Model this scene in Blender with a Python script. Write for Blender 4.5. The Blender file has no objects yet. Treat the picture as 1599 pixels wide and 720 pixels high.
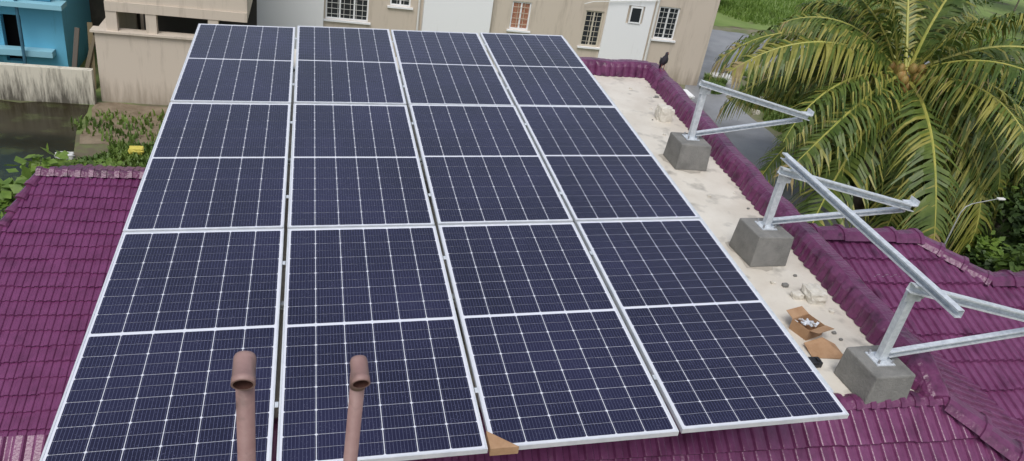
import bpy, bmesh, math, random
import numpy as np
from mathutils import Vector, Matrix
random.seed(7); rng=random.Random(11)
sc=bpy.context.scene
col=sc.collection
# ------------------------------------------------------------------ materials
def mat(name,base,rough=.7,metal=0,var=None,vscale=5,detail=6,bump=0,bscale=40,coat=0,spec=.5,extra=None,ramp=(.35,.65)):
    m=bpy.data.materials.new(name);m.use_nodes=True
    nt=m.node_tree;N=nt.nodes;Lk=nt.links;b=N["Principled BSDF"]
    b.inputs["Base Color"].default_value=(*base,1);b.inputs["Roughness"].default_value=rough
    b.inputs["Metallic"].default_value=metal
    b.inputs["Specular IOR Level"].default_value=spec
    if coat: b.inputs["Coat Weight"].default_value=coat;b.inputs["Coat Roughness"].default_value=.15
    geo=N.new("ShaderNodeNewGeometry")
    if var is not None:
        n=N.new("ShaderNodeTexNoise");n.inputs["Scale"].default_value=vscale;n.inputs["Detail"].default_value=detail;n.inputs["Roughness"].default_value=.65
        Lk.new(geo.outputs["Position"],n.inputs["Vector"])
        r=N.new("ShaderNodeValToRGB");r.color_ramp.elements[0].position=ramp[0];r.color_ramp.elements[1].position=ramp[1]
        r.color_ramp.elements[0].color=(*base,1);r.color_ramp.elements[1].color=(*var,1)
        Lk.new(n.outputs["Fac"],r.inputs["Fac"]);Lk.new(r.outputs["Color"],b.inputs["Base Color"])
        last=r.outputs["Color"]
        if extra:
            c2,sc2,lo,hi=extra
            n2=N.new("ShaderNodeTexNoise");n2.inputs["Scale"].default_value=sc2;n2.inputs["Detail"].default_value=8
            Lk.new(geo.outputs["Position"],n2.inputs["Vector"])
            mr=N.new("ShaderNodeMapRange");mr.inputs["From Min"].default_value=lo;mr.inputs["From Max"].default_value=hi
            Lk.new(n2.outputs["Fac"],mr.inputs["Value"])
            mx=N.new("ShaderNodeMix");mx.data_type='RGBA';mx.inputs[7].default_value=(*c2,1)
            Lk.new(mr.outputs["Result"],mx.inputs[0]);Lk.new(last,mx.inputs[6]);Lk.new(mx.outputs[2],b.inputs["Base Color"])
    if bump:
        n3=N.new("ShaderNodeTexNoise");n3.inputs["Scale"].default_value=bscale;n3.inputs["Detail"].default_value=5
        Lk.new(geo.outputs["Position"],n3.inputs["Vector"])
        bp=N.new("ShaderNodeBump");bp.inputs["Strength"].default_value=bump;bp.inputs["Distance"].default_value=.02
        Lk.new(n3.outputs["Fac"],bp.inputs["Height"]);Lk.new(bp.outputs["Normal"],b.inputs["Normal"])
    return m
def stain_mat(name,base,dirt,scale=1.2,zlo=-5,zhi=-4.4,lo=.48,hi=.72):
    m=mat(name,base,.85,bump=.15,bscale=60);nt=m.node_tree;N=nt.nodes;Lk=nt.links;b=N["Principled BSDF"]
    geo=N.new("ShaderNodeNewGeometry");mp=N.new("ShaderNodeMapping");mp.inputs["Scale"].default_value=(3*scale,3*scale,.35*scale)
    Lk.new(geo.outputs["Position"],mp.inputs["Vector"])
    n=N.new("ShaderNodeTexNoise");n.inputs["Scale"].default_value=1.6;n.inputs["Detail"].default_value=8;n.inputs["Roughness"].default_value=.7
    Lk.new(mp.outputs[0],n.inputs["Vector"])
    sx=N.new("ShaderNodeSeparateXYZ");Lk.new(geo.outputs["Position"],sx.inputs[0])
    mr=N.new("ShaderNodeMapRange");mr.inputs["From Min"].default_value=zhi;mr.inputs["From Max"].default_value=zlo;mr.inputs["To Min"].default_value=-.09;mr.inputs["To Max"].default_value=.3
    Lk.new(sx.outputs["Z"],mr.inputs["Value"])
    ad=N.new("ShaderNodeMath");ad.operation='ADD';Lk.new(n.outputs["Fac"],ad.inputs[0]);Lk.new(mr.outputs[0],ad.inputs[1])
    m2=N.new("ShaderNodeMapRange");m2.inputs["From Min"].default_value=lo;m2.inputs["From Max"].default_value=hi;Lk.new(ad.outputs[0],m2.inputs["Value"])
    mx=N.new("ShaderNodeMix");mx.data_type='RGBA';mx.inputs[6].default_value=(*base,1);mx.inputs[7].default_value=(*dirt,1)
    Lk.new(m2.outputs[0],mx.inputs[0]);Lk.new(mx.outputs[2],b.inputs["Base Color"])
    return m
M_alu=mat("aluminium_frame",(.78,.80,.83),.38,.3,var=(.66,.69,.73),vscale=9)
M_back=mat("white_backsheet",(.68,.70,.77),.45)
M_galv=mat("galvanised_steel",(.74,.78,.82),.4,.25,var=(.52,.56,.60),vscale=22,bump=.04,bscale=80)
M_bolt=mat("zinc_bolt",(.45,.45,.47),.35,.7)
M_conc=mat("raw_concrete",(.185,.182,.172),.95,var=(.235,.23,.215),vscale=7,bump=.4,bscale=60,extra=((.13,.128,.12),5,.5,.75))
M_slab=mat("cream_roof_coating",(.60,.55,.47),.5,var=(.73,.69,.61),vscale=1.7,detail=12,bump=.15,bscale=30,extra=((.33,.31,.27),4.2,.56,.74))
M_purple=mat("purple_tile_paint",(.118,.027,.082),.25,var=(.175,.05,.13),vscale=6,detail=10,bump=.14,bscale=70,extra=((.07,.017,.05),3.5,.55,.75))
M_purpleL=mat("plum_tile_paint",(.118,.026,.086),.33,var=(.165,.040,.125),vscale=6,detail=10,bump=.12,bscale=70,extra=((.09,.02,.066),3.5,.58,.78))
M_purple2=mat("purple_cap_paint",(.105,.022,.072),.28,var=(.155,.042,.112),vscale=9,detail=10,bump=.45,bscale=28,extra=((.055,.014,.04),8,.52,.72))
M_beige=stain_mat("beige_paint",(.58,.505,.42),(.34,.285,.225),.8,-5.3,-4.3,.44,.74)
M_white=stain_mat("white_paint",(.82,.83,.84),(.55,.54,.51),.7,-5.3,-4.4,.5,.78)
M_blue=stain_mat("blue_paint",(.13,.44,.62),(.08,.25,.34),.8,-5.3,-4.5)
M_blue2=mat("dark_blue_paint",(.03,.11,.17),.7,var=(.05,.15,.22),vscale=4)
M_cwall=stain_mat("stained_compound_wall",(.62,.58,.48),(.10,.09,.07),1.6,-5.35,-4.0)
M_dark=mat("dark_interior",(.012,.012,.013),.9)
M_glass=mat("window_glass",(.03,.035,.04),.12)
M_red=mat("red_curtain",(.3,.1,.06),.8,var=(.45,.25,.16),vscale=12)
M_cream=mat("cream_grille",(.6,.55,.45),.6)
M_pipe=mat("brown_plastic_pipe",(.225,.128,.118),.55,var=(.30,.19,.175),vscale=10,detail=10,bump=.08,bscale=60,extra=((.14,.085,.075),22,.56,.76))
M_pipein=mat("pipe_inside",(.06,.02,.013),.8)
M_wpipe=mat("white_drain_pipe",(.7,.7,.68),.5)
M_lampg=mat("lamp_grey_paint",(.34,.35,.34),.6)
M_card=mat("cardboard",(.33,.19,.10),.85,var=(.42,.26,.15),vscale=12,bump=.1)
M_stone=mat("lime_stone",(.68,.65,.58),.9,var=(.55,.51,.43),vscale=20,bump=.4)
M_black=mat("black_plastic",(.015,.015,.018),.5)
M_yellow=mat("yellow_plastic",(.62,.52,.10),.4)
M_debris=mat("pale_rubbish",(.6,.6,.58),.6)
M_bark=mat("palm_bark",(.16,.13,.1),.9,var=(.25,.21,.17),vscale=12,bump=.6,bscale=30)
M_feather=mat("dark_feathers",(.02,.02,.026),.6,var=(.045,.04,.055),vscale=50)
M_feather2=mat("grey_wing_feathers",(.05,.05,.06),.7)
M_beak=mat("beak_and_legs",(.25,.08,.06),.6)
M_nut=mat("coconut_husk",(.33,.18,.055),.6,var=(.24,.20,.05),vscale=12)
def leafmat(name,c1,c2,sc_=3,tr=.25,rough=.55):
    m=mat(name,c1,rough,var=c2,vscale=sc_,ramp=(.38,.62))
    nt=m.node_tree;N=nt.nodes;Lk=nt.links;b=N["Principled BSDF"];out=N["Material Output"]
    t=N.new("ShaderNodeBsdfTranslucent");mx=N.new("ShaderNodeMixShader");mx.inputs[0].default_value=tr
    src=b.inputs["Base Color"].links[0].from_socket;Lk.new(src,t.inputs["Color"])
    Lk.new(b.outputs[0],mx.inputs[1]);Lk.new(t.outputs[0],mx.inputs[2]);Lk.new(mx.outputs[0],out.inputs["Surface"])
    return m
M_frond=leafmat("palm_leaflets",(.06,.105,.018),(.14,.19,.04),1.8,.25,.45)
M_frond2=leafmat("yellow_palm_leaflets",(.22,.235,.04),(.38,.35,.09),2,.3,.45)
M_dry=leafmat("dry_palm_leaflets",(.24,.18,.07),(.34,.27,.13),2,.15)
M_rach=mat("palm_rib",(.42,.38,.09),.5,var=(.28,.31,.06),vscale=4)
M_leafD=leafmat("dark_leaves",(.028,.055,.015),(.07,.12,.03),1.2,.2)
M_leafL=leafmat("light_leaves",(.10,.18,.025),(.19,.29,.05),4,.3)
M_leafM=leafmat("mid_leaves",(.055,.10,.02),(.12,.18,.04),1.5,.25)
M_grass=leafmat("grass_blades",(.09,.16,.03),(.18,.26,.06),.8,.2)
M_weed=leafmat("pond_weed_leaves",(.07,.13,.022),(.18,.26,.05),1.2,.25)
M_ground=mat("ground_soil_and_grass",(.12,.10,.065),.95,var=(.085,.13,.035),vscale=.35,detail=10,bump=.6,bscale=6,extra=((.15,.19,.06),1.4,.45,.65),ramp=(.42,.56))
M_lawn=mat("lawn_grass",(.13,.20,.045),.95,var=(.20,.27,.08),vscale=.5,detail=10,bump=.6,bscale=8,extra=((.12,.12,.06),.7,.56,.7))
M_road=mat("wet_asphalt",(.21,.215,.23),.45,var=(.29,.295,.305),vscale=.8,detail=9,bump=.2,bscale=30,extra=((.15,.15,.155),.5,.5,.7))
M_verge=mat("sandy_verge",(.22,.19,.14),.95,var=(.12,.15,.055),vscale=1.2,bump=.4,bscale=12)
M_water=mat("pond_water",(.018,.015,.008),.14,var=(.034,.028,.014),vscale=.6,bump=.06,bscale=4,spec=.22,extra=((.05,.055,.022),1.6,.52,.65))
M_cell=mat("solar_cell",(.008,.009,.028),.2,coat=0,spec=.55)
nt=M_cell.node_tree;N=nt.nodes;Lk=nt.links;b=N["Principled BSDF"]
tc=N.new("ShaderNodeTexCoord");sx=N.new("ShaderNodeSeparateXYZ");Lk.new(tc.outputs["Object"],sx.inputs[0])
def math_(op,a,bv=None):
    n=N.new("ShaderNodeMath");n.operation=op
    if isinstance(a,(int,float)): n.inputs[0].default_value=a
    else: Lk.new(a,n.inputs[0])
    if bv is not None:
        if isinstance(bv,(int,float)): n.inputs[1].default_value=bv
        else: Lk.new(bv,n.inputs[1])
    return n.outputs[0]
fx=math_('FRACT',math_('DIVIDE',math_('SUBTRACT',sx.outputs[0],.024),.181/9))
bus=math_('LESS_THAN',math_('ABSOLUTE',math_('SUBTRACT',fx,.5)),.04)
nz=N.new("ShaderNodeTexNoise");nz.inputs["Scale"].default_value=1.1;nz.inputs["Detail"].default_value=5
geo=N.new("ShaderNodeNewGeometry");Lk.new(geo.outputs["Position"],nz.inputs["Vector"])
cr=N.new("ShaderNodeValToRGB");cr.color_ramp.elements[0].color=(.0075,.0075,.028,1);cr.color_ramp.elements[1].color=(.016,.0155,.050,1)
cr.color_ramp.elements[0].position=.35;cr.color_ramp.elements[1].position=.65;Lk.new(nz.outputs["Fac"],cr.inputs["Fac"])
mx=N.new("ShaderNodeMix");mx.data_type='RGBA';mx.inputs[7].default_value=(.11,.12,.20,1);Lk.new(bus,mx.inputs[0]);Lk.new(cr.outputs["Color"],mx.inputs[6])
dn=N.new("ShaderNodeTexVoronoi");dn.inputs["Scale"].default_value=70;Lk.new(geo.outputs["Position"],dn.inputs["Vector"])
dn2=N.new("ShaderNodeTexNoise");dn2.inputs["Scale"].default_value=14;Lk.new(geo.outputs["Position"],dn2.inputs["Vector"])
thr=math_('MULTIPLY',dn2.outputs["Fac"],.38)
drop=math_('LESS_THAN',dn.outputs["Distance"],thr)
mx2=N.new("ShaderNodeMix");mx2.data_type='RGBA';mx2.inputs[7].default_value=(.085,.087,.14,1);Lk.new(math_('MULTIPLY',drop,.6),mx2.inputs[0]);Lk.new(mx.outputs[2],mx2.inputs[6])
Lk.new(mx2.outputs[2],b.inputs["Base Color"])
# ------------------------------------------------------------------ mesh helpers
def new_obj(name,verts,faces,m,parent=None,mw=None,smooth=False,mats=None,fm=None):
    me=bpy.data.meshes.new(name);me.from_pydata([tuple(v) for v in verts],[],faces)
    for mm in (mats or [m]): me.materials.append(mm)
    if fm: me.polygons.foreach_set("material_index",fm)
    if smooth: me.polygons.foreach_set("use_smooth",[True]*len(me.polygons))
    me.update()
    o=bpy.data.objects.new(name,me);col.objects.link(o)
    if parent: o.parent=parent
    if mw is not None: o.matrix_world=mw
    return o
def thing(o,label,cat,group=None):
    o["label"]=label;o["category"]=cat
    if group:o["group"]=group
    return o
def empty(name,loc,label,cat,group=None):
    o=bpy.data.objects.new(name,None);o.location=loc;col.objects.link(o);bpy.context.view_layer.update()
    return thing(o,label,cat,group)
class B:
    def __init__(s): s.v=[];s.f=[]
    def add(s,vs,fs):
        n=len(s.v);s.v+= [tuple(v) for v in vs];s.f+=[tuple(i+n for i in f) for f in fs];return s
    def box(s,x0,x1,y0,y1,z0,z1,M=None):
        vs=[Vector((x,y,z)) for z in (z0,z1) for y in (y0,y1) for x in (x0,x1)]
        if M is not None: vs=[M@v for v in vs]
        return s.add(vs,[(0,2,3,1),(4,5,7,6),(0,1,5,4),(2,6,7,3),(0,4,6,2),(1,3,7,5)])
    def beam(s,a,b_,w,h,up=Vector((0,0,1))):
        a=Vector(a);b_=Vector(b_);d=(b_-a);L=d.length;d.normalize();sd=d.cross(up).normalized();u=sd.cross(d)
        M=Matrix((( d.x,sd.x,u.x,a.x),(d.y,sd.y,u.y,a.y),(d.z,sd.z,u.z,a.z),(0,0,0,1)))
        return s.box(0,L,-w/2,w/2,-h/2,h/2,M)
    def channel(s,a,b_,w,h,t=.004,up=Vector((0,0,1)),lip=.014,flip=1):
        """cold formed C section as one closed extruded outline"""
        a=Vector(a);b_=Vector(b_);d=(b_-a);L=d.length;d.normalize();sd=d.cross(up).normalized()*flip;u=(sd*flip).cross(d)
        P=[(-w/2,-h/2),(w/2,-h/2),(w/2,-h/2+lip),(w/2-t,-h/2+lip),(w/2-t,-h/2+t),(-w/2+t,-h/2+t),(-w/2+t,h/2-t),(w/2-t,h/2-t),(w/2-t,h/2-lip),(w/2,h/2-lip),(w/2,h/2),(-w/2,h/2)]
        n=len(P);vs=[a+sd*x+u*z for x,z in P]+[b_+sd*x+u*z for x,z in P]
        fs=[(i,(i+1)%n,n+(i+1)%n,n+i) for i in range(n)]
        q=[(0,1,4,5),(1,2,3,4),(0,5,6,11),(11,6,7,10),(10,7,8,9)]
        fs+=q+[tuple(n+i for i in reversed(k)) for k in q]
        return s.add(vs,fs)
    def tube(s,pts,rad,n=12,cap=True):
        pts=[Vector(p) for p in pts];R=rad if isinstance(rad,(list,tuple)) else [rad]*len(pts)
        base=len(s.v);ref=Vector((0,0,1)) if abs((pts[1]-pts[0]).normalized().z)<.9 else Vector((1,0,0))
        for i,p in enumerate(pts):
            d=(pts[min(i+1,len(pts)-1)]-pts[max(i-1,0)]).normalized();a=d.cross(ref).normalized();c=a.cross(d)
            for k in range(n):
                t=2*math.pi*k/n;s.v.append(tuple(p+(a*math.cos(t)+c*math.sin(t))*R[i]))
        for i in range(len(pts)-1):
            for k in range(n):
                k2=(k+1)%n;s.f.append((base+i*n+k,base+i*n+k2,base+(i+1)*n+k2,base+(i+1)*n+k))
        if cap:
            s.f.append(tuple(base+k for k in range(n-1,-1,-1)));s.f.append(tuple(base+(len(pts)-1)*n+k for k in range(n)))
        return s
    def obj(s,name,m,parent=None,smooth=False,bevel=0,**k):
        o=new_obj(name,s.v,s.f,m,parent,smooth=smooth,**k)
        if bevel:
            md=o.modifiers.new("bevel",'BEVEL');md.width=bevel;md.segments=2
        if parent: o.matrix_parent_inverse=parent.matrix_world.inverted()
        return o
# ------------------------------------------------------------------ camera
Rw=[Vector((0.96594,-0.211164,0.149568)),Vector((0.022273,-0.50801,-0.861063)),Vector((0.257807,0.835066,-0.486004))]
C=Vector((1.269,-3.0523,3.3056))
cam=bpy.data.cameras.new("camera");co=bpy.data.objects.new("camera",cam);col.objects.link(co);sc.camera=co
r,d,fw=Rw
co.matrix_world=Matrix(((r.x,-d.x,-fw.x,C.x),(r.y,-d.y,-fw.y,C.y),(r.z,-d.z,-fw.z,C.z),(0,0,0,1)))
cam.sensor_width=36;cam.lens=36*1220.37/1599;cam.clip_start=.05;cam.clip_end=2000
# ------------------------------------------------------------------ light
w=bpy.data.worlds.new("World");sc.world=w;w.use_nodes=True;nt=w.node_tree
sky=nt.nodes.new("ShaderNodeTexSky");sky.sky_type='NISHITA';sky.sun_disc=False
el,az=math.radians(58),math.radians(205)
sky.sun_elevation=el;sky.sun_rotation=az;sky.air_density=1.2;sky.dust_density=3
hs=nt.nodes.new("ShaderNodeHueSaturation");hs.inputs["Saturation"].default_value=.55
nt.links.new(sky.outputs[0],hs.inputs["Color"]);nt.links.new(hs.outputs[0],nt.nodes["Background"].inputs["Color"])
nt.nodes["Background"].inputs["Strength"].default_value=.15
sl=bpy.data.lights.new("sun",'SUN');sl.energy=1.5;sl.angle=math.radians(30);sl.color=(1,.985,.96)
so=bpy.data.objects.new("sun",sl);col.objects.link(so)
sd=Vector((math.sin(az)*math.cos(el),math.cos(az)*math.cos(el),math.sin(el)))
so.rotation_euler=(-sd).to_track_quat('-Z','Y').to_euler()
sc.view_settings.view_transform='Standard';sc.view_settings.look='None';sc.view_settings.exposure=0
# ------------------------------------------------------------------ array frame
EX=Vector((0.99857,0,0.05347));EY=Vector((-0.00226,0.99911,0.04219));EN=Vector((-0.05343,-0.04225,0.99768))
def arr(u,v,h=0): return EX*u+EY*v+EN*h
def arrM(u,v,h=0):
    p=arr(u,v,h);return Matrix(((EX.x,EY.x,EN.x,p.x),(EX.y,EY.y,EN.y,p.y),(EX.z,EY.z,EN.z,p.z),(0,0,0,1)))
PW,PL=1.133,2.306
cx0,pit=.024,.181;hy=(PL-.048-.024)/2;ph=hy/12
bc=B()
for half in (0,1):
    y00=.024+half*(hy+.024)
    for i in range(6):
        for j in range(12):
            x0=cx0+i*pit+.0024;x1=cx0+(i+1)*pit-.0024;y0=y00+j*ph+(.0014 if j%2==0 else .0009);y1=y00+(j+1)*ph-(.0009 if j%2==0 else .0014);c=.007
            if j%2==0: P=[(x0+c,y0),(x1-c,y0),(x1,y0+c),(x1,y1),(x0,y1),(x0,y0+c)]
            else: P=[(x0,y0),(x1,y0),(x1,y1-c),(x1-c,y1),(x0+c,y1),(x0,y1-c)]
            bc.add([(p[0],p[1],-.0025) for p in P],[tuple(range(6))])
bf=B();t=.011
bf.box(0,t,0,PL,-.035,0).box(PW-t,PW,0,PL,-.035,0).box(t,PW-t,0,t,-.035,-.0002).box(t,PW-t,PL-t,PL,-.035,-.0002)
bb=B().box(t+.0002,PW-t-.0002,t+.0002,PL-t-.0002,-.009,-.004)
for xx in (.25,.55,.85): bb.box(xx-.04,xx+.04,PL/2-.02,PL/2+.02,-.024,-.0088)
UU=[0,1.159,2.3185,3.4775];VV=[0,2.3326,4.6652]
first=None
for vi,v in enumerate(VV):
    for ui,u in enumerate(UU):
        e=bpy.data.objects.new("solar_panel",None);col.objects.link(e)
        e.matrix_world=arrM(u+rng.uniform(-.004,.004),v+rng.uniform(-.007,.007),rng.uniform(-.002,.002))@Matrix.Rotation(rng.uniform(-.0035,.0035),4,'X')@Matrix.Rotation(rng.uniform(-.0035,.0035),4,'Y')
        thing(e,"dark blue half-cut cell solar panel with silver frame, wet with rain","solar panel","solar panels of the rooftop array")
        if first is None:
            parts=[("frame",new_obj("frame",bf.v,bf.f,M_alu)),("cell_grid",new_obj("cell_grid",bc.v,bc.f,M_cell)),("backsheet",new_obj("backsheet",bb.v,bb.f,M_back))]
            for _,p in parts: p.parent=e
            first=parts
        else:
            for _,p in first:
                q=p.copy();q.parent=e;col.objects.link(q)
def rail(a,b_,w,h,label):
    o=B().channel(a,b_,w,h,.004,EN).obj("mounting_rail",M_galv);return thing(o,label,"metal rail","galvanised rails under the solar array")
for u in (.3,.85,1.45,2.05,2.6,3.2,3.75):
    rail(arr(u,.12,-.064),arr(u,6.9,-.064),.041,.041,"galvanised steel rail running under the solar panels")
rail(arr(4.635,.25,-.066),arr(4.635,7.0,-.066),.06,.041,"galvanised steel rail showing along the panel edge")
cg=B().box(-.010,.010,-.02,.02,-.003,.003)
cl0=None
for u in UU[1:]:
    for v0 in VV:
        for dv_ in (.45,1.85):
            if cl0 is None: cl0=cg.obj("panel_clamp",M_galv);q=cl0
            else: q=cl0.copy();col.objects.link(q)
            q.matrix_world=arrM(u-.013,v0+dv_,.002);thing(q,"small silver clamp gripping two solar panel frames","clamp","clamps between the solar panels")
SL=-.25
# ------------------------------------------------------------------ blocks and frames
def block(x,y,z,label,w=.38,h=.32,rot=0,grp=None):
    bmv=B();tw=w/2*.955;bw=w/2*1.02
    vs=[(sx_*bw,sy*bw,0) for sx_,sy in((-1,-1),(1,-1),(1,1),(-1,1))]+[(sx_*tw+rng.uniform(-.006,.006),sy*tw+rng.uniform(-.006,.006),h+rng.uniform(-.005,.005)) for sx_,sy in((-1,-1),(1,-1),(1,1),(-1,1))]
    bmv.add(vs,[(3,2,1,0),(4,5,6,7),(0,1,5,4),(1,2,6,5),(2,3,7,6),(3,0,4,7)])
    o=bmv.obj("concrete_block",M_conc,bevel=.012);o.location=(x,y,z);o.rotation_euler=(0,0,rot)
    return thing(o,label,"concrete block",grp)
g="concrete footing blocks on the terrace"
lab=["grey concrete footing block on the cream terrace beside the purple parapet","grey concrete footing block with mortar spilled around its foot","grey concrete footing block near the open cardboard box"]
FR=[(5.67,4.78,.75,7.06,.44,.32),(5.54,2.70,.67,7.00,.35,.32),(5.50,.80,.69,6.97,.34,.26)]
M_spill=mat("spilled_mortar",(.36,.33,.28),.95,var=(.46,.42,.36),vscale=9,bump=.5,bscale=40)
for fi,((x,y,zt,xt,ztip,bh),l) in enumerate(zip(FR,lab)):
    block(x,y-.02,SL,l,.40 if fi<2 else .38,bh,rng.uniform(-.05,.05)+.03,g)
    T=SL+bh
    if fi<2:
        n=40;vs=[(x,y-.02,SL+.012)]
        for k in range(n):
            a=2*math.pi*k/n;R_=.225/max(abs(math.cos(a)),abs(math.sin(a)))**.8+rng.uniform(-.01,.03)+.04*math.sin(a*3+fi)
            vs.append((x+R_*math.cos(a),y-.02+R_*math.sin(a),SL+.003))
        o=new_obj("mortar_spill",vs,[(0,1+k,1+(k+1)%n) for k in range(n)],M_spill);thing(o,"thin grey spill of mortar around a concrete block","mortar spill","mortar spills on the terrace")
    e=empty("panel_stand",(x,y,T),"triangular galvanised steel stand bolted on a concrete block","metal stand","triangular steel stands without panels")
    B().box(x-.08,x+.08,y-.08,y+.08,T+.002,T+.011).obj("base_plate",M_galv,e)
    for a in(-1,1):
        for c in(-1,1): B().tube([(x+a*.06,y+c*.06,T+.012),(x+a*.06,y+c*.06,T+.045)],.009,6).obj("bolt",M_bolt,e)
    B().tube([(x+.02,y-.085,zt-.05),(x+.02,y+.05,zt-.05)],.011,6).obj("bolt",M_bolt,e)
    B().tube([(xt-.06,y-.09,ztip-.02),(xt-.06,y+.05,ztip-.02)],.011,6).obj("bolt",M_bolt,e)
    B().channel((x,y,T+.012),(x,y,zt),.065,.055,.004,Vector((0,1,0)),flip=-1).obj("post",M_galv,e)
    B().channel((x-.1,y-.062,zt+.02),(xt+.05,y-.062,ztip+.005),.055,.065,.004,lip=.012).obj("rafter",M_galv,e)
    B().channel((x+.045,y-.005,T+.06),(xt,y-.005,ztip-.04),.045,.05,.004,lip=.01).obj("brace",M_galv,e)
    B().box(x-.07,x+.07,y-.034,y-.030,zt-.12,zt+.02).obj("gusset_plate",M_galv,e)
    B().box(xt-.03,xt+.06,y-.10,y+.03,ztip+.041,ztip+.047).box(xt+.055,xt+.0605,y-.10,y+.03,ztip+.0475,ztip+.095).obj("cleat",M_galv,e)
p=B().channel((5.555,2.82,.76),(5.44,.33,.78),.05,.06,.004,lip=.012).obj("purlin",M_galv)
thing(p,"long galvanised steel purlin lying across two triangular stands","metal purlin")
for u in (.55,2.3,4.2):
    for v in (1.5,3.6,5.8):
        P=arr(u,v,-.085)
        block(P.x,P.y,SL,"small concrete footing block under the solar array",.26,.16,0,"footing blocks under the solar array")
        e=B().box(P.x-.03,P.x+.03,P.y-.03,P.y+.03,SL+.162,P.z-.05).obj("support_post",M_galv)
        thing(e,"short galvanised post holding up the solar array","metal post","posts under the solar array")
for v in (1.5,3.6,5.8):
    o=B().channel(arr(.1,v,-.107),arr(4.6,v,-.107),.041,.041,.004,EN).obj("cross_rail",M_galv)
    thing(o,"galvanised cross rail carrying the array rails","metal rail","cross rails under the solar array")
# ------------------------------------------------------------------ house
house=empty("house",(3,4,-5),"house with purple tiled roofs and a cream flat terrace","house")
B().box(.3,5.9,.9,7.8,-5,SL-.16).box(-1.1,.297,-1.2,4.6,-5,-3.6).box(.3,7.0,-1.6,.897,-5,-2.7).box(5.903,9.6,1.2,2.9,-5,-1.4).obj("wall",M_beige,house)
dv=[(.2,.62),(5.94,.62),(6.47,7.93),(.2,7.93)]
B().add([(x,y,SL-.15) for x,y in dv]+[(x,y,SL) for x,y in dv],[(3,2,1,0),(4,5,6,7),(0,1,5,4),(1,2,6,5),(2,3,7,6),(3,0,4,7)]).obj("terrace_deck",M_slab,house)
def tiles(name,O,a,dn,La,Ld,cuts=(),rib=.105,course=.31,parent=house,seed=0,m=M_purple,amp=.024,step=.03):
    rr=random.Random(seed);O=Vector(O);a=Vector(a).normalized();dn=Vector(dn).normalized();n=a.cross(dn)
    if n.z<0:n=-n
    prof=[(0,0),(.06,.0),(.16,.85),(.24,1),(.56,1),(.64,.85),(.74,0),(.8,0)]
    ss=[];k=0
    while k*rib<La:
        for q,hh in prof: ss.append((min((k+q)*rib,La),hh,k))
        k+=1
    tt=[];k=0
    while k*course<Ld:
        for q,hh in ((.0,.0),(.5,.5),(.97,.97),(.995,1.0)): tt.append(((k+q)*course,hh,k))
        k+=1
    vs=[];jit={}
    for tpos,th,kt in tt:
        for s_,sh,ks in ss:
            kk=(kt,ks//3)
            if kk not in jit: jit[kk]=(rr.uniform(-.003,.004),rr.uniform(-.008,.008))
            j=jit[kk]
            vs.append(O+a*s_+dn*(tpos+(j[1] if th>.9 else 0))+n*(sh*amp*(.8+.2*th)+th*step+j[0]))
    W=len(ss);fs=[(i*W+j,i*W+j+1,(i+1)*W+j+1,(i+1)*W+j) for i in range(len(tt)-1) for j in range(W-1)]
    bm=bmesh.new();bv=[bm.verts.new(v) for v in vs]
    for f_ in fs: bm.faces.new([bv[i] for i in f_])
    for pc,pn in cuts:
        bmesh.ops.bisect_plane(bm,geom=bm.verts[:]+bm.edges[:]+bm.faces[:],plane_co=Vector(pc),plane_no=Vector(pn),clear_outer=True)
    bmesh.ops.recalc_face_normals(bm,faces=bm.faces[:])
    me=bpy.data.meshes.new(name);bm.to_mesh(me);bm.free();me.materials.append(m)
    o=bpy.data.objects.new(name,me);col.objects.link(o);o.parent=parent;o.matrix_parent_inverse=parent.matrix_world.inverted();return o
def caps(name,path,r=.085,step=.27,parent=house,m=M_purple2,seed=3,flat=.62):
    """overlapping angular ridge tiles with a raised lip"""
    rr=random.Random(seed);b_=B()
    prof=[(-1.35,-.15),(-.95,.35),(-.42,flat),(.42,flat),(.95,.35),(1.35,-.15)]
    for p0,p1 in zip(path[:-1],path[1:]):
        p0=Vector(p0);p1=Vector(p1);L=(p1-p0).length;n=max(1,round(L/step));dd=(p1-p0).normalized();sd_=dd.cross(Vector((0,0,1))).normalized();up=sd_.cross(dd)
        for i in range(n):
            a0=p0+dd*(L*i/n-.01);a1=p0+dd*(L*(i+1)/n+.015);off=rr.uniform(-.006,.006);tl=rr.uniform(0,.006)
            vs=[];K1=len(prof)
            for pp,rad,l in ((a0,r*.86,-.02),(a1-dd*.05,r*.97,.0),(a1-dd*.046,r*1.12,.004),(a1,r*1.12,.004)):
                for px_,pz_ in prof: vs.append(pp+sd_*(rad*px_+off)+up*(rad*pz_+tl+l))
            fs=[(q*K1+k,q*K1+k+1,(q+1)*K1+k+1,(q+1)*K1+k) for q in range(3) for k in range(K1-1)]
            fs.append(tuple(range(3*K1,4*K1)));fs.append(tuple(range(K1-1,-1,-1)));b_.add(vs,fs)
    return b_.obj(name,m,parent)
hip=Vector((0.54,-.365,-.285)).normalized()
hn=hip.cross(Vector((0,0,1)))
if hn.x<0: hn=-hn
Hs=(6.07,.60,0)
tiles("front_tile_roof",(-.6,.62,-.245),(1,0,0),(0,-1,-.78),9.5,3.6,[(Hs,hn)],seed=1)
tiles("side_tile_roof",(5.98,-2.2,-.285),(.055,1,0),(1,0,-.53),5.6,3.2,[(Hs,-hn),((6,3.2,0),(0,1,0))],seed=2)
tiles("wing_tile_roof",(6.1,3.22,-.33),(1,0,0),(0,-1,-.40),6.5,3.6,[((8.5,2.72,0),(0,1,0))],seed=4)
tiles("wing_upper_tiles",(6.1,3.22,-.33),(1,0,0),(0,-1,-.40),2.9,.78,[((7.85,3.22,0),(.61,.79,0)),((8.5,2.72,0),(0,-1,0))],seed=4)
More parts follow.
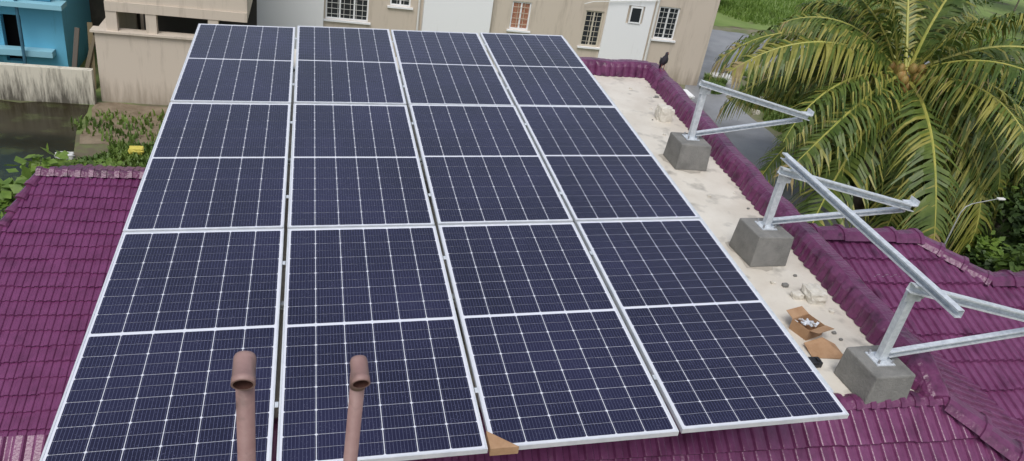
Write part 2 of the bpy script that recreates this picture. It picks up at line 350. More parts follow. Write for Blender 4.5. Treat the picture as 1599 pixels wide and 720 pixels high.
caps("ridge_cap",[(6.22,3.24,-.28),(7.85,3.22,-.30),(8.5,2.72,-.52),(12.4,2.72,-.52)],r=.10,step=.31)
caps("hip_cap",[(6.08,.60,-.235),(8.35,-.935,-1.433)],r=.105,step=.33)
caps("eave_cap",[(.3,.63,-.24),(6.05,.63,-.24)],r=.055,step=.13)
tiles("left_tile_roof",(-3.0,4.83,-.74),(1,0,0),(0,-1,-.38),3.9,7.2,[((-1.32,4.83,0),(-.966,.26,0))],rib=.066,course=.155,seed=5,amp=.012,step=.016,m=M_purpleL)
tiles("left_rear_tile_roof",(-1.3,4.84,-.74),(1,0,0),(0,1,-.45),2.2,1.2,[],seed=6,m=M_purpleL)
caps("left_ridge_cap",[(.6,4.84,-.71),(-1.32,4.83,-.73)],r=.05,step=.12,flat=.8)
caps("left_hip_cap",[(-1.32,4.83,-.725),(-2.46,.58,-2.34)],r=.04,step=.18)
def parapet(name,p0,p1,parent=house,outer=.22,ramp_end=False):
    p0=Vector((*p0,0));p1=Vector((*p1,0));L=(p1-p0).length;dd=(p1-p0)/L;sd_=dd.cross(Vector((0,0,1)))
    prof=[(-.035,-.245),(-.018,-.18),(-.005,-.10),(.015,-.055),(.04,-.035),(.15,-.035),(.175,-.05),(.195,-.12),(outer,-.22),(outer+.005,-.30)]
    n=int(L/.02);vs=[];rr=random.Random(5);js=[rr.uniform(-.012,.012) for _ in range(999)];jz=[rr.uniform(-.010,.010) for _ in range(999)]
    for i in range(n+1):
        s_=L*i/n;ph_=(s_/.115)%1;k=int(s_/.115);h_=abs(math.sin(math.pi*ph_))**.6
        k2=s_/.31;a_=int(k2);fr=k2-a_;w1=jz[a_]*(1-fr)+jz[a_+1]*fr
        sink=-.15*max(0,1-s_/.45)**1.3 if ramp_end else 0
        for j,(o_,z) in enumerate(prof):
            am=(.034,.032,.024,.010,.002,.0,.004,.006,.008,0)[j]
            vs.append(p0+dd*s_+sd_*(o_-(am*h_ if j<5 else 0)+js[k]*(.8 if j<3 else .2)+w1)+Vector((0,0,z+sink*(j>1)+(am*h_ if j>5 else 0)+w1*1.2*(j>1)+rr.uniform(-.002,.002))))
    W=len(prof);fs=[(i*W+j,i*W+j+1,(i+1)*W+j+1,(i+1)*W+j) for i in range(n) for j in range(W-1)]
    fs+= [tuple(range(W)),tuple(range(n*W,n*W+W))]
    return B().add(vs,fs).obj(name,M_purple2,parent)
parapet("parapet_tiles",(5.91,.60),(6.40,8.02),outer=.26,ramp_end=True)
parapet("far_parapet_tiles",(6.42,7.90),(4.4,7.80))
tiles("mansard_tiles",(6.20,3.35,-.26),(.0717,1,0),(1,0,-2.2),4.8,.5,[],seed=9)
# ------------------------------------------------------------------ small things on the terrace
def rock(name,loc,sz,label,cat,m=M_stone,seed=1,grp=None):
    rr=random.Random(seed);bm=bmesh.new();bmesh.ops.create_cube(bm,size=1);bmesh.ops.subdivide_edges(bm,edges=bm.edges[:],cuts=3,use_grid_fill=True)
    for v in bm.verts:
        v.co=v.co.lerp(v.co.normalized()*.6,.35);v.co+=Vector([rr.uniform(-.05,.05) for _ in range(3)])
        v.co=Vector((v.co.x*sz[0],v.co.y*sz[1],(v.co.z+.45)*sz[2]))
    me=bpy.data.meshes.new(name);bm.to_mesh(me);bm.free();me.materials.append(m)
    o=bpy.data.objects.new(name,me);o.location=loc;col.objects.link(o);return thing(o,label,cat,grp)
rock("stone",(5.95,6.15,SL),(.2,.2,.2),"whitish lime-coated lump of masonry on the terrace","stone",seed=2)
rock("stone",(5.72,1.96,SL),(.17,.2,.11),"pale broken masonry lump against the purple parapet","stone",seed=3)
rock("stone",(5.57,1.98,SL),(.1,.08,.05),"small pale masonry chip on the terrace","stone",seed=4)
rr=random.Random(5)
for i,(x,y,s_) in enumerate([(5.5,1.25,.03),(5.62,1.45,.025),(5.45,2.2,.03),(5.9,3.3,.035),(5.6,3.9,.025),(6.0,5.2,.03),(5.75,5.6,.025),(6.2,7.0,.04),(5.9,7.3,.03),(5.55,2.15,.04),(5.79,1.75,.03)]+[(5.35+rr.random()*.4+.05*q,1+q*.6,rr.uniform(.012,.024)) for q in (0.6,1.5,2.2,3.1,4.4,5.0,6.3,7.5,8.5,9.2,10,10.7)]):
    rock("mortar_crumb",(x,y,SL),(s_*1.4,s_,s_*.8),"small crumb of grey mortar on the terrace","rubble",M_conc if i%2 else M_stone,40+i,"mortar crumbs on the terrace")
def cbox(loc,rot,w,l,h):
    e=empty("cardboard_box",loc,"open brown cardboard box with flaps folded out, holding clamps","cardboard box");e.rotation_euler=(0,0,rot);bpy.context.view_layer.update()
    def part(name,b_,m):
        o=new_obj(name,b_.v,b_.f,m);o.parent=e;return o
    t=.004;b_=B().box(-w/2,w/2,-l/2,l/2,0,t).box(-w/2,w/2,-l/2,-l/2+t,t,h).box(-w/2,w/2,l/2-t,l/2,t,h).box(-w/2,-w/2+t,-l/2+t,l/2-t,t,h).box(w/2-t,w/2,-l/2+t,l/2-t,t,h)
    part("carton",b_,M_card)
    for (a,c,rx) in (((-w/2,-l/2),(w/2,-l/2),1),((-w/2,l/2),(w/2,l/2),-1)):
        s_=-1 if rx==1 else 1
        part("flap",B().add([(a[0],a[1],h),(c[0],c[1],h),(c[0],c[1]+s_*.08,h+.02),(a[0],a[1]+s_*.08,h+.03),(a[0],a[1],h+.003),(c[0],c[1],h+.003),(c[0],c[1]+s_*.08,h+.024),(a[0],a[1]+s_*.08,h+.034)],[(0,1,2,3),(4,7,6,5),(0,4,5,1),(2,6,7,3),(1,5,6,2),(0,3,7,4)]),M_card)
    for i in range(16):
        a=rng.uniform(0,3);x=rng.uniform(-w/3,w/3);y=rng.uniform(-l/3,l/3);part("clamp",B().beam((x,y,h*.6+rng.uniform(0,.03)),(x+.05*math.cos(a),y+.05*math.sin(a),h*.62+rng.uniform(0,.04)),.02,.008),M_alu)
cbox((5.36,1.48,SL),.35,.21,.18,.10)
fl=B().add([(0,0,0),(.3,-.03,.0),(.29,.14,.02),(.18,.18,.06),(0,.15,.03),(0,0,.004),(.3,-.03,.004),(.29,.14,.024),(.18,.18,.064),(0,.15,.034)],[(4,3,2,1,0),(5,6,7,8,9),(0,1,6,5),(1,2,7,6),(2,3,8,7),(3,4,9,8),(4,0,5,9)]).obj("cardboard_sheet",M_card);fl.location=(5.22,1.14,SL+.003)
thing(fl,"flattened brown cardboard sheet lying on the terrace","cardboard sheet")
tb=B().box(-.06,.06,-.04,.04,0,.05).box(-.03,.03,-.05,-.041,.01,.04).box(.02,.05,-.02,.02,.0505,.062).obj("tool_case",M_black,bevel=.004);tb.location=(5.17,1.06,SL)
thing(tb,"small black plastic tool case beside the cardboard","tool case")
o=B().add([(-.01,-.012,.004),(.15,-.012,.004),(-.01,.12,.004),(-.01,-.012,-.05),(.15,-.012,-.05),(-.01,.12,-.05)],[(0,1,2),(0,3,4,1),(2,5,3,0)]).obj("cardboard_protector",M_card);o.matrix_world=arrM(UU[2],VV[0])
md=o.modifiers.new("s","SOLIDIFY");md.thickness=.004;md.offset=1
thing(o,"folded brown cardboard protector still taped on a solar panel","cardboard protector")
# ------------------------------------------------------------------ brown vent pipes
def vent(x,y,ztop,r,label,tilt,hl=.05,lean=0):
    e=empty("vent_pipe",(x,y,-1.5),label,"vent pipe","brown vent pipes")
    ax=Vector((tilt,-.93,-.37)).normalized();c=Vector((x,y,ztop));a0=c-ax*.014;a1=c+ax*hl
    b_=B();n=28;R=r*1.18
    def ring(p,rad,dv):
        a=dv.cross(Vector((1,0,0))).normalized();b2=a.cross(dv);return [p+(a*math.cos(2*math.pi*k/n)+b2*math.sin(2*math.pi*k/n))*rad for k in range(n)]
    rs=[ring(a0-ax*.006,R*.55,ax),ring(a0-ax*.005,R*.88,ax),ring(a0,R*.98,ax),ring(a0+ax*.004,R,ax),ring(a1-ax*.014,R,ax),ring(a1-ax*.0135,R*1.05,ax),ring(a1,R*1.05,ax),ring(a1,R*.86,ax)]
    vs=[v for q in rs for v in q];fs=[(q*n+k,q*n+(k+1)%n,(q+1)*n+(k+1)%n,(q+1)*n+k) for q in range(7) for k in range(n)]+[tuple(range(n))]
    b_.add(vs,fs);el_=b_.obj("elbow_fitting",M_pipe,e);el_.data.polygons.foreach_set("use_smooth",[True]*(4*n)+[False]*n+[True]*n+[False]*(n+1))
    b2=B();rs=[ring(a1-ax*.0005,R*.86,ax),ring(a1-ax*.045,R*.8,ax)];b2.add([v for q in rs for v in q],[(k,(k+1)%n,n+(k+1)%n,n+k) for k in range(n)]+[tuple(range(n,2*n))]);b2.obj("bore",M_pipein,e)
    L=ztop+1.9
    B().tube([(x-lean*L,y+.004,-1.9),(x,y+.004,ztop-.008)],r,24).obj("pipe",M_pipe,e,smooth=True)
    B().tube([(x-lean*.05,y+.004,ztop-.048),(x-lean*.012,y+.004,ztop-.012)],r*1.1,24).obj("socket_collar",M_pipe,e,smooth=True)
vent(1.172,-1.9,2.343,.0170,"brown plastic vent pipe ending in an elbow with an open mouth",0,.040)
vent(1.376,-1.9,2.330,.0141,"thinner brown plastic vent pipe with an elbow end",.06,.034,.02)
# ------------------------------------------------------------------ pigeon
def pigeon(loc,rot):
    e=empty("pigeon",loc,"black-grey pigeon standing upright on the purple parapet","bird");e.rotation_euler=(0,0,rot)
    sp=[((-.11,0,.0),.006,.012),((-.085,0,.04),.022,.014),((-.05,0,.085),.040,.038),((-.01,0,.13),.052,.05),((.015,0,.175),.045,.047),((.03,0,.21),.03,.032),((.033,0,.235),.022,.024),((.042,0,.26),.025,.025),((.055,0,.275),.016,.016),((.066,0,.277),.004,.004)]
    n=12;vs=[]
    for i,(p_,ry,rz) in enumerate(sp):
        p_=Vector(p_);dd=(Vector(sp[min(i+1,9)][0])-Vector(sp[max(i-1,0)][0])).normalized();s_=Vector((0,1,0));u=s_.cross(dd)
        for k in range(n): t_=2*math.pi*k/n;vs.append(p_+s_*ry*math.cos(t_)+u*rz*math.sin(t_))
    fs=[(q*n+k,q*n+(k+1)%n,(q+1)*n+(k+1)%n,(q+1)*n+k) for q in range(9) for k in range(n)]+[tuple(range(n-1,-1,-1)),tuple(range(9*n,10*n))]
    new_obj("body",vs,fs,M_feather,e,smooth=True)
    for s_ in(-1,1):
        new_obj("wing",[(.02,s_*.048,.18),(-.02,s_*.058,.185),(-.085,s_*.035,.09),(-.115,s_*.012,.01),(-.06,s_*.042,.07),(0,s_*.058,.12)],[(0,1,2,3,4,5)],M_feather2,e)
        q=B().tube([(.0,s_*.02,.09),(.005,s_*.02,.004),(.035,s_*.022,.003)],.005,6);new_obj("leg",q.v,q.f,M_beak,e)
    q=B().tube([(.064,0,.274),(.09,0,.264)],[.006,.001],6);new_obj("beak",q.v,q.f,M_beak,e)
    e.scale=(1.05,)*3
pigeon((6.49,7.65,-.035),-1.6)
# ------------------------------------------------------------------ ground, roads, water
GZ=-5
def sheet(name,poly,z,m,jag=0):
    pts=[]
    for i,(x,y) in enumerate(poly):
        x2,y2=poly[(i+1)%len(poly)];L=math.hypot(x2-x,y2-y);n=max(1,int(L/.5)) if jag else 1
        for k in range(n):
            q=k/n;pts.append((x+(x2-x)*q+(rng.uniform(-jag,jag) if jag else 0),y+(y2-y)*q+(rng.uniform(-jag,jag) if jag else 0),z))
    o=new_obj(name,pts,[tuple(range(len(pts)))],m);o["kind"]="structure";return o
sheet("ground",[(-400,-400),(600,-400),(600,800),(-400,800)],GZ,M_ground)
sheet("lawn",[(15.2,31.5),(60,31),(90,90),(10,90)],GZ+.004,M_lawn,.3)
sheet("pond_water",[(-16,2),(-3.9,6),(-3.4,10),(-3.5,13),(-4.0,16.9),(-16,16.9)],GZ+.004,M_water,.12)
sheet("verge",[(11.0,5),(15.9,7),(16.4,20),(19.5,24),(45,22),(60,26),(60,30.8),(15.6,31.2),(15.1,22.5),(11,21.9)],GZ+.006,M_verge,.2)
sheet("road",[(11.2,5),(14.9,7),(15.8,16),(15.7,21.0),(19.6,26.0),(34,24.0),(60,26.5),(60,30.5),(34,28.6),(19.4,30.4),(16.9,27.5),(15.3,23.5),(13.5,20),(11.9,12)],GZ+.010,M_road,.06)
sheet("earth_patch",[(-3.7,14.6),(-.5,14.4),(3,15),(3,17.1),(-3.8,17.1)],GZ+.008,mat("mud",(.15,.11,.07),.9,var=(.24,.19,.13),vscale=3,bump=.5,bscale=14),.12)
# ------------------------------------------------------------------ apartment building
ap=empty("apartment_building",(6,22,GZ),"beige apartment building with white wall bands and grilled windows","apartment building")
FY=22
def wallholes(b_,x0,x1,z0,z1,y,th,holes):
    xs=sorted({x0,x1,*[h[0] for h in holes],*[h[1] for h in holes]});zs=sorted({z0,z1,*[h[2] for h in holes],*[h[3] for h in holes]})
    for i in range(len(xs)-1):
        for j in range(len(zs)-1):
            cx=(xs[i]+xs[i+1])/2;cz=(zs[j]+zs[j+1])/2
            if any(h[0]<cx<h[1] and h[2]<cz<h[3] for h in holes): continue
            b_.box(xs[i],xs[i+1],y,y+th,zs[j],zs[j+1])
wins=[(1.78,3.1,-3.75,-2.55,'g'),(3.75,4.4,-3.15,-2.2,'g'),(7.7,8.35,-3.55,-2.62,'r'),(10.25,10.9,-3.9,-2.68,'c'),(11.78,12.22,-2.95,-2.38,'v'),(12.85,13.62,-3.42,-2.3,'g')]
up=[(2.2,3.4,-.6,.6,'g'),(7.7,8.5,-.6,.6,'g'),(12.85,13.7,-.6,.6,'g')]
b_=B();wallholes(b_,-.7,15.0,-5,2.0,FY,.2,[wn[:4] for wn in wins+up if wn[4]!='v']);b_.box(14.8,15.0,FY+.203,FY+10,-5,2).box(-.7,14.797,FY+.203,FY+10,1.8,2.0)
b_.obj("wall",M_beige,ap)
B().box(-.95,1.72,FY-.3,FY-.003,-5,2).obj("white_wall_band",M_white,ap)
B().box(4.8,7.0,FY-.22,FY-.003,-5,2).obj("white_wall_band",M_white,ap)
B().box(10.98,11.7,FY-.06,FY-.003,-5,2).box(12.3,12.62,FY-.06,FY-.003,-5,2).box(11.7,12.3,FY-.06,FY-.003,-5,-2.97).box(11.7,12.3,FY-.06,FY-.003,-2.36,2).obj("white_wall_band",M_white,ap)
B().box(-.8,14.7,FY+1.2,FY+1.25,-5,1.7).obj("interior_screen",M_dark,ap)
def window(x0,x1,z0,z1,k):
    fr=B();t=.05;y0=FY+.04;y1=FY+.10
    if k=='v': y0=FY-.09;y1=FY-.061
    fr.box(x0,x0+t,y0,y1,z0,z1).box(x1-t,x1,y0,y1,z0,z1).box(x0+t,x1-t,y0,y1,z0,z0+t).box(x0+t,x1-t,y0,y1,z1-t,z1)
    mid=[] if k=='v' else [(x0+x1)/2] if x1-x0<1 else [x0+(x1-x0)/3,x0+(x1-x0)*2/3]
    for q in mid: fr.box(q-.025,q+.025,y0+.002,y1-.002,z0+t,z1-t)
    wn=bpy.data.objects.new("window",None);wn.location=((x0+x1)/2,FY,(z0+z1)/2);col.objects.link(wn);wn.parent=ap;wn.matrix_parent_inverse=ap.matrix_world.inverted();bpy.context.view_layer.update()
    fr.obj("frame",M_white if k!='c' else M_cream,wn)
    B().box(x0+t,x1-t,y0+.035 if k!='v' else y0+.01,y0+.04 if k!='v' else y0+.015,z0+t,z1-t).obj("pane",M_red if k=='r' else M_glass,wn)
    gr=B();n=int((z1-z0)/.17)
    if k!='v':
        for i in range(1,n): z=z0+(z1-z0)*i/n;gr.box(x0+t,x1-t,y0-.02,y0-.012,z-.006,z+.006)
        for i in range(1,int((x1-x0)/.18)): x=x0+(x1-x0)*i/int((x1-x0)/.18);gr.box(x-.006,x+.006,y0-.010,y0+.0,z0+t,z1-t)
        gr.obj("grille",M_cream if k in'cr' else M_wpipe,wn)
        B().box(x0-.08,x1+.08,FY-.07,FY+.039,z0-.06,z0-.003).obj("sill",M_white,wn)
for wn in wins+up: window(*wn)
B().tube([(12.72,FY-.07,-5),(12.72,FY-.07,2)],.045,10).obj("drain_pipe",M_wpipe,ap)
B().tube([(12.70,FY-.12,-2.1),(10.4,FY-.12,-2.35),(10.1,FY-.12,-2.45)],.014,8).obj("waste_pipe",M_wpipe,ap)
B().tube([(4.66,FY-.07,-5),(4.66,FY-.07,2)],.035,8).obj("drain_pipe",M_wpipe,ap)
pk=B();pk.box(-3.7,-.2,17.2,17.38,-5,-3.22).box(-3.7,-3.52,17.383,21.6,-5,-3.22)
pk.box(-3.42,-.2,17.2,21.6,-2.68,-2.45).box(-3.42,-.2,17.25,21.6,-2.447,2)
for x in(-3.3,-2.42,-1.0): pk.box(x-.12,x+.12,17.22,17.42,-3.217,-2.683)
pk.box(-3.42,-3.2,21.2,21.6,-5,-2.683);pk.obj("parking_bay",M_beige,ap)
B().box(-3.78,-.2,17.12,17.48,-3.21,-3.16).obj("wall_coping",M_beige,ap)
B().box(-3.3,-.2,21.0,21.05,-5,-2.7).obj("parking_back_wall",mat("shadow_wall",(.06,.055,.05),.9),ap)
B().box(12.1,13.0,18.4,18.95,GZ,GZ+.8).box(12.05,13.05,18.35,19.0,GZ+.803,GZ+.86).obj("water_tank",M_white)
thing(bpy.data.objects["water_tank"],"low whitewashed masonry tank beside the road","water tank")
bh=empty("blue_house",(-7,19,GZ),"bright blue painted house with ledges behind a stained wall","house")
b_=B();wallholes(b_,-12,-4.75,-5,2,18.6,.2,[(-6.15,-5.7,-4.6,-3.4),(-9,-8,-3.6,-2.4)]);b_.box(-4.95,-4.75,18.803,24,-5,2);b_.obj("wall",M_blue,bh)
B().box(-12,-4.6,18.1,18.597,-3.05,-2.93).box(-12,-5.0,18.3,18.597,-4.35,-4.2).obj("ledge",mat("pale_blue",(.25,.5,.6),.7),bh)
B().box(-5.55,-4.9,18.35,18.597,-2.92,2).box(-6.1,-5.75,18.5,18.597,-2.92,2).obj("pilaster",mat("deep_blue",(.04,.2,.32),.7),bh)
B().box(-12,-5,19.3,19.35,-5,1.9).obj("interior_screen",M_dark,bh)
B().tube([(-5.62,18.2,-5),(-5.62,18.2,2)],.04,8).obj("drain_pipe",M_blue2,bh)
lw=B().box(-4.75,-3.45,21.3,21.5,-5,2).obj("lane_shadow_panel",mat("lane_shadow_tone",(.05,.048,.04),.9,var=(.09,.08,.065),vscale=3));thing(lw,"dark panel standing in for the shadow in the lane between two houses","wall")  # shadow of the gap between the houses, put into this panel's dark colour
for i,(x0,x1,h_) in enumerate([(-4.5,-4.35,-3.5),(-4.3,-4.0,-3.7),(-4.05,-4.1,-3.4)]):
    o=B().beam((x0,17.8+.1*i,GZ),(x1,18.3+.1*i,h_),.12,.03).obj("leaning_plank",mat("old_timber_%d"%i,(.10+.03*i,.085+.02*i,.07),.9));thing(o,"weathered timber plank leaning in the lane","plank","planks leaning in the lane")
cw=B().box(-16,-3.8,16.95,17.13,-5.02,-4.12).obj("compound_wall",M_cwall);thing(cw,"cream compound wall with black damp stains beside the pond","wall")
# ------------------------------------------------------------------ vegetation
def leafcloud(b_,c,rad,n,size,rr,flat=.6,fm=None,mi=0):
    c=Vector(c)
    for _ in range(n):
        dv_=Vector((rr.gauss(0,1),rr.gauss(0,1),rr.gauss(0,1))).normalized()*(rr.random()**.45)
        p=c+Vector((dv_.x*rad[0],dv_.y*rad[1],dv_.z*rad[2]))
        a=Vector((rr.uniform(-1,1),rr.uniform(-1,1),rr.uniform(-.7,.5))).normalized();u=Vector((rr.uniform(-.6,.6),rr.uniform(-.6,.6),1)).normalized();s_=a.cross(u).normalized()
        L=size*rr.uniform(.6,1.4);w_=L*.32
        n0=len(b_.v);b_.v+=[tuple(p),tuple(p+a*L*.5+s_*w_),tuple(p+a*L),tuple(p+a*L*.5-s_*w_)];b_.f.append((n0,n0+1,n0+2,n0+3))
        if fm is not None: fm.append(mi)
def tree(name,x,y,h,R,n,size,label,cat,m1,m2,seed,z0=GZ,clumps=9,trunk=.12,squash=.7):
    rr=random.Random(seed);e=empty(name,(x,y,z0),label,cat)
    b_=B();b_.tube([(x,y,z0-.05),(x+rr.uniform(-.1,.1),y,z0+h*.35),(x+rr.uniform(-.2,.2),y+rr.uniform(-.2,.2),z0+h*.75)],[trunk,trunk*.75,trunk*.4],8)
    cl=B();fm=[]
    for i in range(clumps):
        a=rr.uniform(0,6.28);q=rr.random()**.6*R*.75;cz=z0+h*.45+rr.random()*h*.5;c=(x+q*math.cos(a),y+q*math.sin(a),cz)
        b_.tube([(x,y,z0+h*.3),((x+c[0])/2,(y+c[1])/2,(z0+h*.3+cz)/2+.05),c],[trunk*.5,trunk*.3,trunk*.1],6,False)
        r_=R*rr.uniform(.28,.5);leafcloud(cl,c,(r_,r_,r_*squash),n//clumps,size,rr,fm=fm,mi=rr.choice((0,0,1)))
    b_.obj("trunk",M_bark,e);cl.obj("crown",m1,e,mats=[m1,m2],fm=fm)
tree("shrub",-2.05,6.2,3.9,.85,1500,.16,"light green leafy shrub reaching up beside the purple roof","shrub",M_leafL,M_leafL,3,clumps=8,trunk=.05)
tree("tree",-1.75,5.4,4.1,.5,600,.15,"light green sapling against the purple ridge","tree",M_leafL,M_leafL,4,clumps=5,trunk=.04)
tree("shrub",-2.3,4.6,3.5,.6,800,.15,"leafy green shrub growing against the tiled hip","shrub",M_leafL,M_leafM,16,clumps=7,trunk=.04)
tree("low_bush",-2.2,10.6,.9,1.0,1600,.12,"low green bush in the weeds beside the pond","bush",M_leafM,M_leafL,14,clumps=10,trunk=.03)
tree("low_bush",-3.0,12.4,.6,.7,1000,.11,"low spreading green bush at the edge of the pond","bush",M_leafM,M_leafL,15,clumps=9,trunk=.03)
bushes=[(19.5,12.0,2.2,1.8),(21.5,14.5,2.6,2.2),(18.6,9.6,1.8,1.7),(20.5,8.0,2.0,2.0),(23.5,17.5,2.8,2.4),(26,20,2.6,2.4),(17.3,8.0,1.3,1.3),(24,12,3.2,2.6),(21.5,35.5,2.0,1.2),(34,35,3,3),(40,38,4,3.5),(45,35,4,3.5),(27,15.5,3.2,2.6),(31,20,3,3),(36,26,2.4,2.2),(50,44,5,4),(16.9,9.4,.9,.9),(18.0,12.8,1.2,1.2),(18.2,20.5,.9,.9),(16.8,17.2,.6,.6)]
for i,(x,y,h,R) in enumerate(bushes):
    tree("bush",x,y,h,R,int(1500+R*900),.20,"dense dark green bush growing on the open plot" if i%2 else "tangled green bush with lighter shoots on the plot","bush",M_leafD if i%3 and i<18 else M_leafM,M_leafM if i%2 and i<18 else M_leafL,20+i,clumps=16,trunk=.06)
def grass(name,poly_fn,n,h,m,seed,z=GZ,wf=1):
    rr=random.Random(seed);b_=B()
    for _ in range(n):
        x,y=poly_fn(rr);
        if x is None: continue
        a=rr.uniform(0,6.28);L=h*rr.uniform(.4,1.3);w_=(.012+L*.03)*wf;le=rr.uniform(.1,.6)*L;dx,dy=math.cos(a),math.sin(a)
        n0=len(b_.v);b_.v+=[(x-dy*w_,y+dx*w_,z),(x+dy*w_,y-dx*w_,z),(x+dx*le*.4+dy*w_*.7,y+dy*le*.4-dx*w_*.7,z+L*.6),(x+dx*le*.4-dy*w_*.7,y+dy*le*.4+dx*w_*.7,z+L*.6),(x+dx*le,y+dy*le,z+L*.9)]
        b_.f+=[(n0,n0+1,n0+2,n0+3),(n0+3,n0+2,n0+4)]
    o=b_.obj(name,m);o["kind"]="stuff";return o
def regA(rr):
    x=rr.uniform(-4.4,.8);y=rr.uniform(9,16.6)
    k=math.sin(x*2.1+1)*math.cos(y*1.3)
    if x<-3.5+.6*math.sin(y*2.3) or (y>14.6 and rr.random()<.88) or k<-.4 and rr.random()<.6: return None,None
    return x,y
grass("pond_weeds",regA,30000,.17,M_weed,1,wf=2.0)
def clump(rr,cs):
    cx,cy,R=rr.choice(cs);a=rr.uniform(0,6.28);q=R*math.sqrt(rr.random());return cx+q*math.cos(a),cy+q*math.sin(a)
cs=[(17.2,18.5,1.2),(17.8,21,1.4),(18.8,23,1.3),(17.5,15,1.4),(17,12,1.4),(20.5,22.5,1.4),(18,9.5,2),(20,16,2.5),(15.9,22.4,.4),(22,22,1.3),(19,19,2),(17,20.5,.9),(18.3,22,1),(15.4,21.6,.4)]
grass("roadside_weeds",lambda rr:clump(rr,cs),34000,.28,M_grass,2)
cs2=[(22,38,4),(26,38,4),(30,35,3),(24,34.5,2.5),(34,34,3),(38,34,3),(30,40,5),(38,42,6)]
grass("field_grass",lambda rr:clump(rr,cs2),16000,.3,M_leafL,3)
def yb(loc,sz,m,label,seed,name="plastic_bag",cat="litter"): return rock(name,loc,sz,label,cat,m,seed)
yb((-2.35,14.1,GZ+.1),(.3,.2,.14),M_yellow,"yellow plastic bag caught in the weeds",8)
yb((-3.75,13.9,GZ),(.35,.2,.12),M_debris,"white piece of rubbish at the edge of the pond",9,"rubbish")
yb((-3.2,13.2,GZ),(.2,.15,.1),M_debris,"small white piece of rubbish among the weeds",10,"rubbish")
yb((17.0,20.4,GZ),(.6,.4,.3),M_debris,"pale sack lying among roadside weeds",11,"sack")
yb((16.2,22.6,GZ),(.8,.45,.35),M_debris,"pale concrete lump beside the road",12,"stone")
rr=random.Random(77)
for i in range(14):
    yb((rr.uniform(15.9,18.2),rr.uniform(18.5,23.5),GZ),(rr.uniform(.12,.35),rr.uniform(.1,.25),rr.uniform(.08,.18)),M_stone if i%2 else M_conc,"lump of rubble in the weeds beside the road",60+i,"rubble_lump","rubble")["group"]="rubble beside the road"
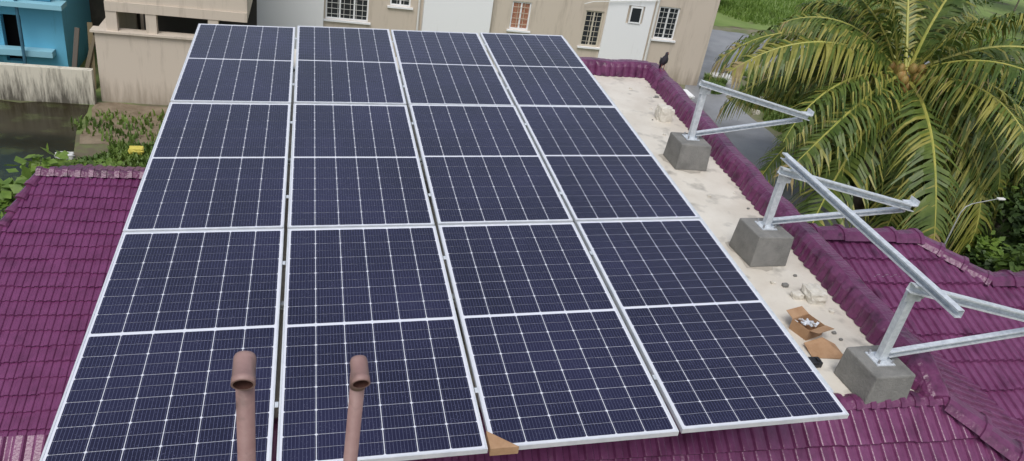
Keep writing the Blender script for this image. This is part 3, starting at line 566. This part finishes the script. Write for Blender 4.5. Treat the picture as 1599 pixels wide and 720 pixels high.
# ------------------------------------------------------------------ coconut palm
PX,PY,PZ=15.5,12.95,-1.35
palm=empty("palm_tree",(PX,PY,GZ),"coconut palm with long drooping fronds and a cluster of nuts","palm tree")
B().tube([(PX+.25,PY+.1,GZ-.1),(PX+.15,PY+.05,GZ+1),(PX+.05,PY,PZ-1.5),(PX,PY,PZ+.1)],[.24,.17,.15,.2],14).obj("trunk",M_bark,palm,smooth=True)
def frond(seed,L,lift,droop,yaw,twist):
    rr=random.Random(seed);b_=B();fm=[];n=22;pts=[];p=Vector((.12,0,0))
    side=rr.uniform(-.55,.55);pw=rr.uniform(1.0,1.7)
    for i in range(n+1):
        pts.append(p.copy());q=i/n;ang_=lift-droop*(q**pw);p=p+Vector((math.cos(ang_),side*q*q*.8,math.sin(ang_))).normalized()*(L/n)
    rads=[.045*(1-i/n)+.007 for i in range(n+1)]
    b_.tube(pts,rads,6,True);fm+= [1]*len(b_.f)
    K=78;old=rr.random()<.4;tipdry=rr.uniform(.85,1.2)
    for i in range(K):
        q=.13+.86*i/K;x=q*n;k=min(int(x),n-1);fr_=x-k;P=pts[k].lerp(pts[k+1],fr_);d_=(pts[k+1]-pts[k]).normalized()
        ll=(1.12*math.sin(math.pi*min(1,q*.8+.16))**.7+.16)*rr.uniform(.75,1.12)*L/4.3
        for s_ in(-1,1):
            if rr.random()<.06: continue
            out=(Vector((0,s_,0))+d_*.6+Vector((0,0,.10+twist*s_*.3))).normalized();out=(out+Vector((rr.uniform(-.18,.18),0,rr.uniform(-.3,.12)))).normalized()
            w_=.030*L/4.3;pp=P.copy();dirv=out.copy();base=len(b_.v)
            segs=4;sag=rr.uniform(.6,1.6)
            for j in range(segs+1):
                ww=w_*(1,1.1,.9,.55,.08)[j];sdv=d_*ww
                b_.v+=[tuple(pp-sdv),tuple(pp+sdv)]
                pp=pp+dirv*(ll/segs);dirv=(dirv+Vector((0,0,-.42-.3*j*rr.uniform(.5,1.2)))*sag).normalized()
            yel=rr.random()<(.55 if old else .15);dry=q>tipdry and rr.random()<.5
            for j in range(segs):
                b_.f.append((base+2*j,base+2*j+1,base+2*j+3,base+2*j+2));fm.append(3 if dry or (j==3 and rr.random()<.08) else 2 if yel or (j>=2 and rr.random()<.38) else 0)
    me=new_obj("frond",b_.v,b_.f,M_frond,None,mats=[M_frond,M_rach,M_frond2,M_dry],fm=fm)
    me.parent=palm;me.matrix_parent_inverse=palm.matrix_world.inverted()
    me.location=(PX,PY,PZ+rr.uniform(-.1,.2));me.rotation_euler=(rr.uniform(-.2,.2),0,yaw)
    return me
camyaw=math.atan2(C.y-PY,C.x-PX)
prng=random.Random(23)
k=0
for tier,(cnt,lift,droop,L) in enumerate([(5,1.25,1.0,3.4),(7,.85,1.5,4.0),(9,.4,1.7,4.4),(10,-.1,1.4,4.9),(9,-.65,.8,4.8)]):
    for i in range(cnt):
        k+=1;yaw=2*math.pi*(i+.37*tier)/cnt+prng.uniform(-.25,.25)
        dy_=(yaw-camyaw+math.pi)%(2*math.pi)-math.pi
        gap=(.85,.95,.75,.12,0)[tier]
        if abs(dy_)<gap: yaw=camyaw+(gap+.08+prng.uniform(0,.25))*(1 if dy_>0 else -1)
        frond(100+k,L*prng.uniform(.8,1.12),lift+prng.uniform(-.2,.2),droop*prng.uniform(.75,1.25),yaw,prng.uniform(-1,1))
for i in range(20):
    a=camyaw+prng.uniform(-1.2,1.2);bm=bmesh.new();bmesh.ops.create_uvsphere(bm,u_segments=12,v_segments=8,radius=.11)
    for v in bm.verts: v.co.z*=1.25
    me=bpy.data.meshes.new("coconut");bm.to_mesh(me);bm.free();me.materials.append(M_nut)
    for p_ in me.polygons:p_.use_smooth=True
    q=prng.uniform(.32,.52);o=bpy.data.objects.new("coconut",me);o.parent=palm;o.matrix_parent_inverse=palm.matrix_world.inverted();o.location=(PX+q*math.cos(a),PY+q*math.sin(a),PZ+.05+prng.uniform(-.28,.3));col.objects.link(o)
# ------------------------------------------------------------------ street lamp
LX,LY=14.82,9.06
lp=empty("street_lamp",(LX,LY,GZ),"thin grey street lamp pole with a small lamp head","street lamp")
B().tube([(LX-.02,LY,GZ),(LX,LY,-3.05),(LX+.06,LY,-2.9),(LX+.2,LY,-2.82)],[.025,.013,.013,.012],10).obj("pole",M_lampg,lp,smooth=True)
B().tube([(LX+.2,LY,-2.82),(LX+.80,LY,-2.68)],.010,8).obj("arm",M_lampg,lp,smooth=True)
B().box(LX+.78,LX+.96,LY-.04,LY+.04,-2.70,-2.66).obj("lamp_head",M_wpipe,lp,bevel=.012)
